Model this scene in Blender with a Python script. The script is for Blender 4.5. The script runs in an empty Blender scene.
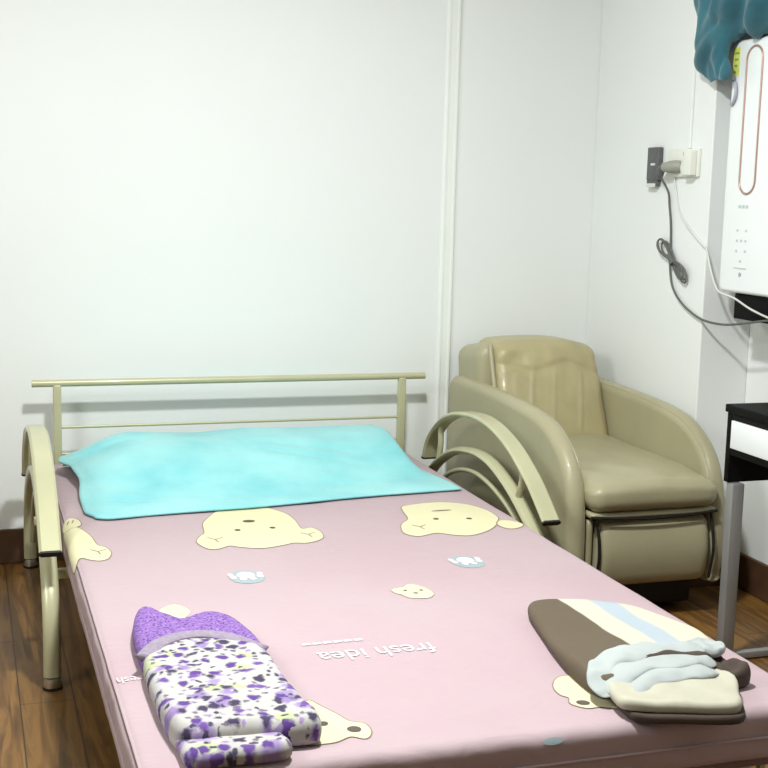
import bpy, bmesh, math, random
from mathutils import Vector, Matrix, noise
C = bpy.context.scene.collection
scn = bpy.context.scene
random.seed(4)

# ------------------------------------------------------------------ camera
cam_d = bpy.data.cameras.new('camera'); cam = bpy.data.objects.new('camera', cam_d); C.objects.link(cam)
cam_d.sensor_width = 36.0; cam_d.lens = 1268.42 / 768 * 36.0; cam_d.clip_start = 0.02
cr = Vector((0.94988487, -0.31158111, 0.02521802)); cu = Vector((0.02210312, 0.14741488, 0.98882774))
cf = Vector((0.31181755, 0.93871512, -0.14691408))
cam.matrix_world = Matrix(((cr.x, cu.x, -cf.x, -0.22651836), (cr.y, cu.y, -cf.y, -4.17677006),
                           (cr.z, cu.z, -cf.z, 1.21435784), (0, 0, 0, 1)))
scn.camera = cam

# ------------------------------------------------------------------ light
w = bpy.data.worlds.new('world'); scn.world = w; w.use_nodes = True
w.node_tree.nodes['Background'].inputs[0].default_value = (0.9, 0.95, 1.0, 1)
w.node_tree.nodes['Background'].inputs[1].default_value = 0.3
def area(name, loc, tgt, sx, sy, power, col, shape='RECTANGLE'):
    d = bpy.data.lights.new(name, 'AREA'); d.shape = shape; d.size = sx; d.size_y = sy; d.energy = power; d.color = col
    o = bpy.data.objects.new(name, d); C.objects.link(o); o.location = loc
    o.rotation_euler = (Vector(tgt) - Vector(loc)).to_track_quat('-Z', 'Y').to_euler()
    return o
area('ceiling_lamp_light', (0.42, -2.02, 2.45), (0.42, -2.02, 0), 0.22, 0.22, 44, (0.955, 1.0, 0.99), 'DISK')
area('left_fill_light', (-1.62, -2.2, 2.05), (1.2, -1.2, 1.1), 1.0, 0.7, 24, (0.94, 1.0, 0.99))  # added soft fill from the unseen left side, lifts the right-hand wall
scn.view_settings.view_transform = 'Standard'; scn.view_settings.look = 'None'
scn.view_settings.gamma = 1.0; scn.view_settings.exposure = 0.67; scn.view_settings.use_curve_mapping = False

# ------------------------------------------------------------------ materials
def srgb(r, g, b):
    f = lambda c: (c/255/12.92) if c/255 <= 0.04045 else ((c/255+0.055)/1.055)**2.4
    return (f(r), f(g), f(b), 1)
class NT:
    def __init__(s, name):
        s.m = bpy.data.materials.new(name); s.m.use_nodes = True; s.t = s.m.node_tree
        s.b = s.t.nodes['Principled BSDF']
    def n(s, kind, **kw):
        o = s.t.nodes.new(kind)
        for k, v in kw.items():
            if hasattr(o, k): setattr(o, k, v)
            else: o.inputs[k.replace('_', ' ')].default_value = v
        return o
    def l(s, a, b): s.t.links.new(a, b)
    def ramp(s, fac, stops, interp='LINEAR'):
        r = s.t.nodes.new('ShaderNodeValToRGB'); r.color_ramp.interpolation = interp
        e = r.color_ramp.elements
        while len(e) > 1: e.remove(e[-1])
        e[0].position = stops[0][0]; e[0].color = stops[0][1]
        for p, c in stops[1:]:
            x = e.new(p); x.color = c
        s.l(fac, r.inputs[0]); return r.outputs[0]
    def mix(s, fac, a, b):
        m = s.t.nodes.new('ShaderNodeMix'); m.data_type = 'RGBA'
        for sock, v in ((m.inputs[0], fac), (m.inputs[6], a), (m.inputs[7], b)):
            if hasattr(v, 'links'): s.l(v, sock)
            else: sock.default_value = v
        return m.outputs[2]
    def coord(s, scale=(1, 1, 1), rot=(0, 0, 0)):
        tc = s.n('ShaderNodeTexCoord'); mp = s.n('ShaderNodeMapping')
        mp.inputs['Scale'].default_value = scale; mp.inputs['Rotation'].default_value = rot
        s.l(tc.outputs['Object'], mp.inputs[0]); return mp.outputs[0]
    def bump(s, h, strength, dist=0.01):
        b = s.n('ShaderNodeBump'); b.inputs['Strength'].default_value = strength; b.inputs['Distance'].default_value = dist
        s.l(h, b.inputs['Height']); s.l(b.outputs[0], s.b.inputs['Normal'])
def mat(name, col, rough=0.6, metal=0.0, var=0.06, nscale=8.0, bump=0.0, bscale=60.0, sheen=0.0, coat=0.0, spec=None):
    t = NT(name); co = t.coord()
    nz = t.n('ShaderNodeTexNoise'); nz.inputs['Scale'].default_value = nscale; nz.inputs['Detail'].default_value = 4
    t.l(co, nz.inputs['Vector'])
    dark = tuple(c*(1-var) for c in col[:3]) + (1,); lite = tuple(min(1, c*(1+var)) for c in col[:3]) + (1,)
    t.l(t.ramp(nz.outputs[0], [(0.3, dark), (0.7, lite)]), t.b.inputs['Base Color'])
    t.b.inputs['Roughness'].default_value = rough; t.b.inputs['Metallic'].default_value = metal
    if sheen: t.b.inputs['Sheen Weight'].default_value = sheen
    if coat: t.b.inputs['Coat Weight'].default_value = coat
    if spec is not None: t.b.inputs['Specular IOR Level'].default_value = spec
    if bump:
        n2 = t.n('ShaderNodeTexNoise'); n2.inputs['Scale'].default_value = bscale; n2.inputs['Detail'].default_value = 5
        t.l(co, n2.inputs['Vector']); t.bump(n2.outputs[0], bump, 0.005)
    return t.m

def wood_floor():
    t = NT('laminate_floor'); co = t.coord(rot=(0, 0, math.pi/2))
    br = t.n('ShaderNodeTexBrick'); br.offset = 0.37
    br.inputs['Scale'].default_value = 1.0; br.inputs['Brick Width'].default_value = 1.2; br.inputs['Row Height'].default_value = 0.125
    br.inputs['Mortar Size'].default_value = 0.0016; br.inputs['Color1'].default_value = (0, 0, 0, 1); br.inputs['Color2'].default_value = (1, 1, 1, 1)
    t.l(co, br.inputs['Vector'])
    c2 = t.coord(scale=(14, 1.1, 1))
    nz = t.n('ShaderNodeTexNoise'); nz.inputs['Scale'].default_value = 2.2; nz.inputs['Detail'].default_value = 8; nz.inputs['Distortion'].default_value = 1.6
    t.l(c2, nz.inputs['Vector'])
    grain = t.ramp(nz.outputs[0], [(0.26, srgb(78, 50, 20)), (0.46, srgb(112, 76, 32)), (0.62, srgb(142, 102, 50)), (0.8, srgb(96, 64, 27))])
    plank = t.mix(0.35, grain, br.outputs['Color'])
    mm = t.n('ShaderNodeMix'); mm.data_type = 'RGBA'; mm.blend_type = 'MULTIPLY'; mm.inputs[0].default_value = 1
    r = t.ramp(br.outputs['Color'], [(0, (0.72, 0.72, 0.72, 1)), (1, (1, 1, 1, 1))])
    t.l(grain, mm.inputs[6]); t.l(r, mm.inputs[7])
    fin = t.mix(br.outputs['Fac'], mm.outputs[2], srgb(52, 32, 18))
    t.l(fin, t.b.inputs['Base Color']); t.b.inputs['Roughness'].default_value = 0.42
    t.bump(nz.outputs[0], 0.08, 0.003)
    return t.m

def floral(name, small=False):
    t = NT(name); co = t.coord()
    nz = t.n('ShaderNodeTexNoise'); nz.inputs['Scale'].default_value = 60; nz.inputs['Detail'].default_value = 3
    t.l(co, nz.inputs['Vector'])
    vm = t.n('ShaderNodeVectorMath'); vm.operation = 'MULTIPLY_ADD'
    t.l(nz.outputs['Color'], vm.inputs[0]); vm.inputs[1].default_value = (0.022, 0.022, 0.022); t.l(co, vm.inputs[2])
    def vor(scale, r0, r1):
        v = t.n('ShaderNodeTexVoronoi'); v.inputs['Scale'].default_value = scale; v.inputs['Randomness'].default_value = 0.9
        v.voronoi_dimensions = '2D'
        t.l(vm.outputs[0], v.inputs['Vector'])
        return t.ramp(v.outputs['Distance'], [(r0, (1, 1, 1, 1)), (r1, (0, 0, 0, 1))]), v.outputs['Color']
    if small:
        m1, c1 = vor(120, 0.18, 0.34)
        base = t.mix(m1, srgb(134, 98, 166), srgb(78, 44, 116))
        m2, c2 = vor(70, 0.10, 0.2)
        base = t.mix(m2, base, srgb(158, 128, 186))
    else:
        m0, c0 = vor(21, 0.24, 0.48)
        col0 = t.ramp(c0, [(0, srgb(150, 130, 174)), (0.35, srgb(176, 184, 140)), (0.5, srgb(178, 174, 176)), (0.75, srgb(142, 120, 168))], 'CONSTANT')
        base = t.mix(m0, srgb(182, 178, 174), col0)
        m2, c2 = vor(58, 0.20, 0.36)
        col2 = t.ramp(c2, [(0, srgb(70, 60, 84)), (0.35, srgb(182, 178, 174)), (0.6, srgb(112, 100, 118)), (0.8, srgb(150, 126, 170))], 'CONSTANT')
        base = t.mix(m2, base, col2)
        m1, c1 = vor(30, 0.19, 0.36)
        col1 = t.ramp(c1, [(0, srgb(86, 54, 128)), (0.3, srgb(182, 178, 174)), (0.45, srgb(60, 50, 78)), (0.65, srgb(102, 70, 142)), (0.8, srgb(182, 178, 174))], 'CONSTANT')
        base = t.mix(m1, base, col1)
    t.l(base, t.b.inputs['Base Color']); t.b.inputs['Roughness'].default_value = 0.9
    n2 = t.n('ShaderNodeTexNoise'); n2.inputs['Scale'].default_value = 30; t.l(co, n2.inputs['Vector']); t.bump(n2.outputs[0], 0.3, 0.008)
    return t.m

def stripe_cloth():
    t = NT('striped_cotton'); co = t.coord()
    nz = t.n('ShaderNodeTexNoise'); nz.inputs['Scale'].default_value = 5; t.l(co, nz.inputs['Vector'])
    sx = t.n('ShaderNodeSeparateXYZ'); t.l(co, sx.inputs[0])
    a = t.n('ShaderNodeMath', operation='MULTIPLY_ADD'); t.l(nz.outputs[0], a.inputs[0]); a.inputs[1].default_value = 0.05; t.l(sx.outputs[0], a.inputs[2])
    mr = t.n('ShaderNodeMapRange'); t.l(a.outputs[0], mr.inputs[0]); mr.inputs[1].default_value = 0.8; mr.inputs[2].default_value = 1.2
    br = srgb(94, 82, 66); cr_ = srgb(200, 192, 172); bl = srgb(164, 174, 182)
    c = t.ramp(mr.outputs[0], [(0, br), (0.435, br), (0.445, cr_), (0.575, cr_), (0.60, bl), (0.70, bl), (0.725, cr_), (1, cr_)])
    t.l(c, t.b.inputs['Base Color']); t.b.inputs['Roughness'].default_value = 0.9
    n2 = t.n('ShaderNodeTexNoise'); n2.inputs['Scale'].default_value = 24; t.l(co, n2.inputs['Vector']); t.bump(n2.outputs[0], 0.25, 0.008)
    return t.m

def towel_mat(name, c0, c1, c2):
    t = NT(name); co = t.coord()
    nz = t.n('ShaderNodeTexNoise'); nz.inputs['Scale'].default_value = 5; nz.inputs['Detail'].default_value = 3; t.l(co, nz.inputs['Vector'])
    v = t.n('ShaderNodeTexVoronoi'); v.inputs['Scale'].default_value = 260; t.l(co, v.inputs['Vector'])
    t.l(t.ramp(nz.outputs[0], [(0.3, c0), (0.5, c1), (0.7, c2)]), t.b.inputs['Base Color'])
    t.b.inputs['Roughness'].default_value = 0.95; t.b.inputs['Sheen Weight'].default_value = 0.3
    n2 = t.n('ShaderNodeTexNoise'); n2.inputs['Scale'].default_value = 40; n2.inputs['Detail'].default_value = 6; t.l(co, n2.inputs['Vector'])
    t.bump(n2.outputs[0], 0.35, 0.006)
    return t.m

def quilt_print():
    t = NT('pink_sheet'); co = t.coord()
    nz = t.n('ShaderNodeTexNoise'); nz.inputs['Scale'].default_value = 2.2; nz.inputs['Detail'].default_value = 3; t.l(co, nz.inputs['Vector'])
    t.l(t.ramp(nz.outputs[0], [(0.35, srgb(176, 151, 157)), (0.65, srgb(179, 157, 162))]), t.b.inputs['Base Color'])
    t.b.inputs['Roughness'].default_value = 0.75; t.b.inputs['Sheen Weight'].default_value = 0.1
    c2 = t.coord(scale=(1.0, 2.4, 1), rot=(0, 0, 0.9))
    n2 = t.n('ShaderNodeTexNoise'); n2.inputs['Scale'].default_value = 13; n2.inputs['Detail'].default_value = 5; n2.inputs['Distortion'].default_value = 0.6
    t.l(c2, n2.inputs['Vector']); t.bump(n2.outputs[0], 0.22, 0.012)
    return t.m

M = dict(
    wall=mat('white_wall_paint', srgb(236, 238, 236), 0.85, var=0.012, nscale=1.5, bump=0.03, bscale=120),
    wall2=mat('grey_beige_low_bounce_wall', srgb(168, 162, 150), 0.9, var=0.02),  # darker tone for the unseen left and front walls, chosen to cut bounced light
    ceil=mat('white_ceiling_paint', srgb(236, 236, 232), 0.9, var=0.01),
    trim=mat('white_gloss_trim', srgb(240, 242, 238), 0.5, var=0.01),
    floor=wood_floor(),
    base=mat('dark_brown_baseboard', srgb(84, 58, 40), 0.5, var=0.2, nscale=20),
    metal=mat('champagne_lacquer_metal', srgb(190, 187, 152), 0.38, 0.15, var=0.04, coat=0.3),
    cap=mat('black_rubber', srgb(28, 26, 24), 0.6),
    chrome=mat('worn_chrome', srgb(205, 205, 200), 0.25, 0.9),
    sheet=quilt_print(),
    cream=mat('cream_print', srgb(212, 205, 168), 0.8, var=0.02),
    line=mat('brown_print_line', srgb(132, 116, 96), 0.8),
    eye=mat('dark_print', srgb(84, 74, 66), 0.8),
    white=mat('white_print', srgb(212, 202, 205), 0.8, var=0.01),
    blue=mat('pale_blue_print', srgb(150, 164, 168), 0.8, var=0.03),
    base_board=mat('brown_bed_deck', srgb(128, 104, 100), 0.8),
    cyan=towel_mat('cyan_terry', srgb(118, 194, 200), srgb(140, 206, 209), srgb(154, 214, 215)),
    leather=mat('beige_leather', srgb(166, 159, 128), 0.42, var=0.05, nscale=6, bump=0.12, bscale=90, coat=0.15),
    leather2=mat('yellowed_beige_leather', srgb(172, 161, 121), 0.4, var=0.08, nscale=9, bump=0.35, bscale=22, coat=0.2),
    seam=mat('black_welt', srgb(9, 8, 8), 0.6),
    black=mat('black_lacquer', srgb(6, 6, 7), 0.6, var=0.1, spec=0.15),
    black_plastic=mat('black_plastic', srgb(5, 5, 6), 0.6, var=0.1, spec=0.15),
    drawer=mat('white_drawer_front', srgb(236, 238, 238), 0.4, var=0.01),
    grey_metal=mat('grey_metal_leg', srgb(150, 148, 146), 0.4, 0.3),
    appliance=mat('white_glossy_plastic', srgb(240, 243, 243), 0.3, var=0.008, coat=0.3),
    rose=mat('rose_gold_trim', srgb(190, 158, 148), 0.3, 0.5),
    pale_grey=mat('pale_grey_ink', srgb(196, 202, 204), 0.6),
    lilac=mat('lilac_grey_plastic', srgb(176, 176, 190), 0.5),
    label_y=mat('yellow_green_label', srgb(226, 228, 110), 0.6, var=0.1, nscale=60),
    label_g=mat('green_label_bars', srgb(120, 168, 96), 0.6),
    teal=towel_mat('teal_cloth', srgb(30, 76, 90), srgb(42, 96, 110), srgb(58, 116, 130)),
    socket=mat('ivory_socket_plastic', srgb(232, 232, 222), 0.45, var=0.01),
    plug=mat('grey_plug_plastic', srgb(150, 150, 140), 0.5, var=0.1),
    cord=mat('dark_grey_cord', srgb(96, 98, 94), 0.55),
    wcord=mat('white_cord', srgb(214, 216, 210), 0.5),
    holder=mat('dark_grey_remote_plastic', srgb(92, 92, 94), 0.5, var=0.12, nscale=60),
    floral=floral('purple_floral_cotton'), lilac_spot=floral('purple_spotted_cotton', True),
    hem=mat('lilac_grey_hem', srgb(144, 132, 148), 0.9, var=0.16, nscale=120),
    stripes=stripe_cloth(),
    bluewhite=mat('pale_blue_white_cotton', srgb(168, 173, 172), 0.9, var=0.07, nscale=14, bump=0.3, bscale=30),
    creamcloth=mat('cream_cotton', srgb(180, 176, 158), 0.9, var=0.06, nscale=20, bump=0.3, bscale=30),
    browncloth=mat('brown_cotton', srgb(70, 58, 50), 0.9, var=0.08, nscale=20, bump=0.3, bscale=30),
)

# ------------------------------------------------------------------ helpers
def finish(name, bm, m, parent=None, smooth=True, ang=0.7):
    me = bpy.data.meshes.new(name)
    bmesh.ops.recalc_face_normals(bm, faces=bm.faces[:])
    bm.to_mesh(me); bm.free()
    ms = m if isinstance(m, (list, tuple)) else [m]
    for x in ms: me.materials.append(x)
    if smooth:
        me.polygons.foreach_set('use_smooth', [True]*len(me.polygons))
        try: me.set_sharp_from_angle(angle=ang)
        except Exception: pass
    o = bpy.data.objects.new(name, me); C.objects.link(o)
    if parent: o.parent = parent; o.matrix_parent_inverse = Matrix.Translation(-parent.location)
    return o
def thing(name, label, cat, loc, group=None):
    o = bpy.data.objects.new(name, None); C.objects.link(o); o.location = loc; o.empty_display_size = 0.1
    o['label'] = label; o['category'] = cat
    if group: o['group'] = group
    return o
def struct(name, bm, m, smooth=False):
    o = finish(name, bm, m, None, smooth); o['kind'] = 'structure'; return o
def box(bm, x0, x1, y0, y1, z0, z1, bev=0.0, mi=0):
    r = bmesh.ops.create_cube(bm, size=1.0)
    for v in r['verts']:
        v.co = Vector(((x0+x1)/2 + v.co.x*(x1-x0), (y0+y1)/2 + v.co.y*(y1-y0), (z0+z1)/2 + v.co.z*(z1-z0)))
    fs = set(f for v in r['verts'] for f in v.link_faces)
    for f in fs: f.material_index = mi
    if bev:
        es = list(set(e for v in r['verts'] for e in v.link_edges))
        rr = bmesh.ops.bevel(bm, geom=es, offset=bev, segments=3, affect='EDGES', profile=0.5)
        for f in rr['faces']: f.material_index = mi
def bx(name, m, parent, *a, **k):
    bm = bmesh.new(); box(bm, *a, **k); return finish(name, bm, m, parent)
def rbox(bm, lo, hi, r, n=(16, 16, 10), fn=None):
    """box with round edges, evenly gridded so fn(p) can push it into shape"""
    lo = Vector(lo); hi = Vector(hi); c = (lo+hi)/2; h = (hi-lo)/2
    vs = {}
    def vert(i, j, k):
        key = (i, j, k)
        if key not in vs:
            def ax(i, n, h):
                t = 2*i/n - 1
                return h*math.copysign(1-(1-abs(t))**1.35, t) if False else h*t
            p = Vector((ax(i, n[0], h.x), ax(j, n[1], h.y), ax(k, n[2], h.z)))
            inner = Vector((max(-h.x+r, min(h.x-r, p.x)), max(-h.y+r, min(h.y-r, p.y)), max(-h.z+r, min(h.z-r, p.z))))
            d = p - inner
            if d.length > 1e-9:
                m = max(abs(d.x), abs(d.y), abs(d.z)); p = inner + d.normalized()*m
            p = p + c
            if fn: p = fn(p)
            vs[key] = bm.verts.new(p)
        return vs[key]
    for k in (0, n[2]):
        for i in range(n[0]):
            for j in range(n[1]): bm.faces.new((vert(i, j, k), vert(i+1, j, k), vert(i+1, j+1, k), vert(i, j+1, k)))
    for j in (0, n[1]):
        for i in range(n[0]):
            for k in range(n[2]): bm.faces.new((vert(i, j, k), vert(i+1, j, k), vert(i+1, j, k+1), vert(i, j, k+1)))
    for i in (0, n[0]):
        for j in range(n[1]):
            for k in range(n[2]): bm.faces.new((vert(i, j, k), vert(i, j+1, k), vert(i, j+1, k+1), vert(i, j, k+1)))
def smoothpath(pts, n=8, closed=False):
    pts = [Vector(p) for p in pts]; out = []; N = len(pts)
    rng = range(N) if closed else range(N-1)
    for i in rng:
        p1 = pts[i]; p2 = pts[(i+1) % N]
        p0 = pts[(i-1) % N] if (closed or i > 0) else p1*2-p2
        p3 = pts[(i+2) % N] if (closed or i+2 < N) else p2*2-p1
        for k in range(n):
            t = k/n
            out.append(0.5*((2*p1) + (p2-p0)*t + (2*p0-5*p1+4*p2-p3)*t*t + (3*p1-p0-3*p2+p3)*t**3))
    if not closed: out.append(pts[-1])
    return out
def tube(bm, pts, r, seg=10, flat=1.0, flat_axis=None, caps=True):
    """round (or flattened) tube along pts; r number or list"""
    pts = [Vector(p) for p in pts]; N = len(pts)
    rs = r if isinstance(r, (list, tuple)) else [r]*N
    if len(rs) != N:
        q_ = [i*(len(rs)-1)/(N-1) for i in range(N)]
        rs = [rs[int(t)] + (rs[min(int(t)+1, len(rs)-1)]-rs[int(t)])*(t-int(t)) for t in q_]
    t0 = (pts[1]-pts[0]).normalized(); up = Vector((0, 0, 1)) if abs(t0.z) < 0.9 else Vector((1, 0, 0))
    nrm = (up - t0*up.dot(t0)).normalized(); rings = []
    for i in range(N):
        t = (pts[min(i+1, N-1)] - pts[max(i-1, 0)]).normalized()
        if flat_axis is not None: nrm = Vector(flat_axis)
        nrm = (nrm - t*nrm.dot(t)).normalized(); b = t.cross(nrm)
        rings.append([bm.verts.new(pts[i] + nrm*math.cos(a)*rs[i]*flat + b*math.sin(a)*rs[i]) for a in [2*math.pi*k/seg for k in range(seg)]])
    for i in range(N-1):
        for k in range(seg): bm.faces.new((rings[i][k], rings[i][(k+1) % seg], rings[i+1][(k+1) % seg], rings[i+1][k]))
    if caps: bm.faces.new(rings[0]); bm.faces.new(rings[-1][::-1])
def strip(bm, pts, x0, x1, th):
    """flat bar lying in a YZ curve; width runs along X"""
    N = len(pts); rings = []
    for i in range(N):
        t = (pts[min(i+1, N-1)] - pts[max(i-1, 0)]).normalized(); nr = Vector((1, 0, 0)).cross(t).normalized()
        e = min(0.006, th*0.45)
        sec = [(x0, e), (x0+e, 0), (x1-e, 0), (x1, e), (x1, th-e), (x1-e, th), (x0+e, th), (x0, th-e)]
        rings.append([bm.verts.new(Vector((sx, pts[i].y, pts[i].z)) + nr*(-sn if nr.z > 0 else sn)) for sx, sn in sec])
    for i in range(N-1):
        for k in range(8): bm.faces.new((rings[i][k], rings[i][(k+1) % 8], rings[i+1][(k+1) % 8], rings[i+1][k]))
    bm.faces.new(rings[0]); bm.faces.new(rings[-1][::-1])
def inset_poly(poly, d):
    N = len(poly); area_ = sum(poly[i][0]*poly[(i+1) % N][1]-poly[(i+1) % N][0]*poly[i][1] for i in range(N)); sg = 1 if area_ > 0 else -1
    out = []
    for i in range(N):
        a = Vector(poly[i-1]); b = Vector(poly[i]); c = Vector(poly[(i+1) % N])
        t1 = (b-a).normalized(); t2 = (c-b).normalized()
        n1 = Vector((-t1.y, t1.x))*sg; n2 = Vector((-t2.y, t2.x))*sg; n = n1+n2
        n = n/max(0.35, n.length_squared/2) if n.length > 1e-6 else n1
        out.append(b + n*d*1.0)
    return out
def slab(bm, poly, a0, a1, r, place, seg=5, bulge=0.0):
    """extrude a 2D outline between depths a0 and a1 with rounded rims; place(u, v, depth) gives the 3D point"""
    secs = []
    for k in range(seg+1):
        th = math.pi/2*k/seg; secs.append((a0 + r*(1-math.sin(th)), r*(1-math.cos(th))))
    secs = secs[::-1]; secs = [(a0 + r*(1-math.sin(math.pi/2*k/seg)) , r*(1-math.cos(math.pi/2*k/seg))) for k in range(seg, -1, -1)]
    secs2 = [(a0+a1-d, i) for d, i in secs[::-1]]
    rings = []
    for d, i in secs+secs2:
        rings.append([bm.verts.new(place(p[0], p[1], d)) for p in inset_poly(poly, i)])
    N = len(poly)
    for i in range(len(rings)-1):
        for k in range(N): bm.faces.new((rings[i][k], rings[i][(k+1) % N], rings[i+1][(k+1) % N], rings[i+1][k]))
    for rg, dsh in ((rings[0], -bulge), (rings[-1], bulge)):
        bm.faces.new(rg)
def blob(bm, outline, z0, h, r, seed=0, amp=0.0, freq=14, zf=None, mi=0, sub=5, rings=14):
    """soft cloth pad over a closed outline: bulging rim, puffy top"""
    ol = smoothpath([(p[0], p[1], 0) for p in outline], sub, True)
    c = sum(ol, Vector())/len(ol); N = len(ol); R = []
    def add(ins, z):
        ring = []
        for p in ol:
            d = c-p; L = d.length; q = p + d/L*min(ins, L*0.999)
            zz = z
            if amp and z > z0+h*0.3: zz += amp*noise.noise(Vector((q.x*freq+seed, q.y*freq, seed)))*min(1, ins/r+0.3)
            if zf: zz += zf(q.x, q.y)*((z-z0)/h)
            ring.append(bm.verts.new((q.x, q.y, zz)))
        R.append(ring)
    add(r*0.35, z0)
    for k in range(1, 9):
        a = -math.pi/2 + math.pi*k/8
        add(r*0.35*(1-math.cos(a)) if a < 0 else r*(1-math.cos(a)), z0 + h/2 + h/2*math.sin(a))
    # inner rings scale to the centre
    last = [v.co.copy() for v in R[-1]]
    for k in range(1, rings):
        s = 1-k/rings; ring = []
        for p in last:
            q = Vector((c.x, c.y, 0)) + (Vector((p.x, p.y, 0))-Vector((c.x, c.y, 0)))*s
            zz = z0+h + (amp*noise.noise(Vector((q.x*freq+seed, q.y*freq, seed))) if amp else 0) + (zf(q.x, q.y) if zf else 0)
            ring.append(bm.verts.new((q.x, q.y, zz)))
        R.append(ring)
    for i in range(len(R)-1):
        for k in range(N):
            f = bm.faces.new((R[i][k], R[i][(k+1) % N], R[i+1][(k+1) % N], R[i+1][k])); f.material_index = mi
    f = bm.faces.new(R[-1]); f.material_index = mi
    f = bm.faces.new(R[0][::-1]); f.material_index = mi

# ------------------------------------------------------------------ room
XL, XC, XR, YG, YF, ZC = -1.7, 1.94, 2.116, -0.763, -6.0, 2.55
bm = bmesh.new(); box(bm, XL-0.1, XR+0.1, YF-0.1, 0.1, -0.1, 0); struct('floor', bm, M['floor'])
bm = bmesh.new(); box(bm, XL-0.1, XR+0.1, YF-0.1, 0.1, ZC, ZC+0.1); struct('ceiling', bm, M['ceil'])
bm = bmesh.new(); box(bm, XL-0.1, XR+0.1, 0, 0.1, 0, ZC); struct('wall_back', bm, M['wall'])
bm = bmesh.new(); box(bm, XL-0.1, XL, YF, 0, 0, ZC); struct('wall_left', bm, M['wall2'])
bm = bmesh.new(); box(bm, XR, XR+0.1, YF, 0, 0, ZC); struct('wall_right', bm, M['wall'])
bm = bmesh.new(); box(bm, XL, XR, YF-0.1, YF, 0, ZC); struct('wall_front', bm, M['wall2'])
bm = bmesh.new(); box(bm, XC, XR, YG, 0, 0, ZC, 0.004); struct('wall_column', bm, M['wall'])
def baseboard(name, x0, x1, y0, y1, h=0.1):
    bm = bmesh.new(); box(bm, x0, x1, y0, y1, 0, h, 0.003); struct(name, bm, M['base'])
baseboard('baseboard_back', XL, XC, -0.014, 0, 0.114)
baseboard('baseboard_column', XC-0.014, XC, YG-0.014, -0.014, 0.114)
baseboard('baseboard_column_front', XC-0.014, XR-0.014, YG-0.014, YG, 0.114)
baseboard('baseboard_right', XR-0.014, XR, YF, YG, 0.114)
bm = bmesh.new()
box(bm, 1.352, 1.404, -0.010, 0, 0.114, ZC, 0.004); box(bm, 1.357, 1.366, -0.014, -0.009, 0.114, ZC, 0.002); box(bm, 1.390, 1.399, -0.014, -0.009, 0.114, ZC, 0.002)
struct('trim_1', bm, M['trim'])

# ------------------------------------------------------------------ bed
bed = thing('sofa_bed', 'low champagne metal folding bed with arched side arms, in front of the white wall', 'bed', (0.6, -1.1, 0))
def hb(name, pts, r, m=None, parent=bed, **k):
    bm = bmesh.new(); tube(bm, pts, r, **k); return finish(name, bm, m or M['metal'], parent)
# headboard
hb_root = hb('headboard_rail', [(-0.032, -0.1, 0.603), (1.272, -0.1, 0.603)], 0.0115, seg=16)
for x in (-0.034, 1.272):
    hb('end_cap', [(x-0.002, -0.1, 0.603), (x+0.003, -0.1, 0.603)], 0.0122, parent=hb_root, seg=16)
hb('headboard_rail', [(0.041, -0.1, 0.461), (1.19, -0.1, 0.461)], 0.0045)
hb('headboard_rail', [(0.041, -0.1, 0.375), (1.19, -0.1, 0.375)], 0.0045)
for x in (0.041, 1.192):
    bm = bmesh.new(); box(bm, x-0.0125, x+0.0125, -0.113, -0.087, 0.2, 0.598, 0.004); finish('headboard_post', bm, M['metal'], bed)
# side arms
outer = [(-0.135, 0.330), (-0.16, 0.385), (-0.215, 0.440), (-0.30, 0.492), (-0.40, 0.526), (-0.50, 0.542), (-0.60, 0.549), (-0.70, 0.542), (-0.79, 0.523), (-0.87, 0.496), (-0.94, 0.463), (-1.00, 0.43), (-1.05, 0.395), (-1.114, 0.347)]
inner = [(-0.062, 0.03), (-0.066, 0.12), (-0.10, 0.215), (-0.195, 0.300), (-0.32, 0.368), (-0.42, 0.402), (-0.52, 0.419), (-0.62, 0.424), (-0.72, 0.411), (-0.84, 0.372), (-0.95, 0.318), (-1.025, 0.272), (-1.075, 0.222), (-1.11, 0.14), (-1.116, 0.03)]
thin = [(-0.12, 0.10), (-0.17, 0.19), (-0.26, 0.27), (-0.374, 0.325), (-0.50, 0.352), (-0.62, 0.352), (-0.76, 0.325), (-0.88, 0.28), (-0.98, 0.215), (-1.08, 0.14)]
for x0, x1 in ((-0.072, -0.018), (1.258, 1.312)):
    xm = (x0+x1)/2
    P = smoothpath([(xm, y, z) for y, z in outer], 6)
    bm = bmesh.new(); strip(bm, P, x0, x1, 0.016); arm = finish('arm_strip', bm, M['metal'], bed)
    for e, d in ((P[-1], P[-1]-P[-2]), (P[0], P[0]-P[1])):
        bm = bmesh.new(); d = d.normalized(); 
        strip(bm, [e+d*0.0002, e+d*0.006], x0-0.001, x1+0.001, 0.017); finish('end_cap', bm, M['cap'], arm)
    P = smoothpath([(xm, y, z) for y, z in inner], 6)
    bm = bmesh.new(); tube(bm, P, 0.0125, seg=14, flat=1.7, flat_axis=(1, 0, 0))
    finish('arch_leg', bm, M['metal'], bed)
    for y in (-0.062, -1.116):
        hb('foot', [(xm, y, 0.0), (xm, y, 0.006), (xm, y, 0.028)], [0.021, 0.023, 0.019], M['chrome'], seg=16)
        hb('foot_pad', [(xm, y, 0.0), (xm, y, 0.007)], [0.024, 0.024], M['cap'], seg=16)
    P = smoothpath([(xm+0.004, y, z) for y, z in thin], 5)
    hb('inner_arch_rod', P, 0.008, seg=10)
    for (a, b) in (((-0.23, 0.322), (-0.245, 0.455)), ((-0.885, 0.352), (-0.915, 0.468))):
        hb('arm_spacer', smoothpath([(xm, a[0], a[1]), (xm, (a[0]+b[0])/2-0.012, (a[1]+b[1])/2), (xm, b[0], b[1])], 5), 0.010, seg=12)
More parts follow.
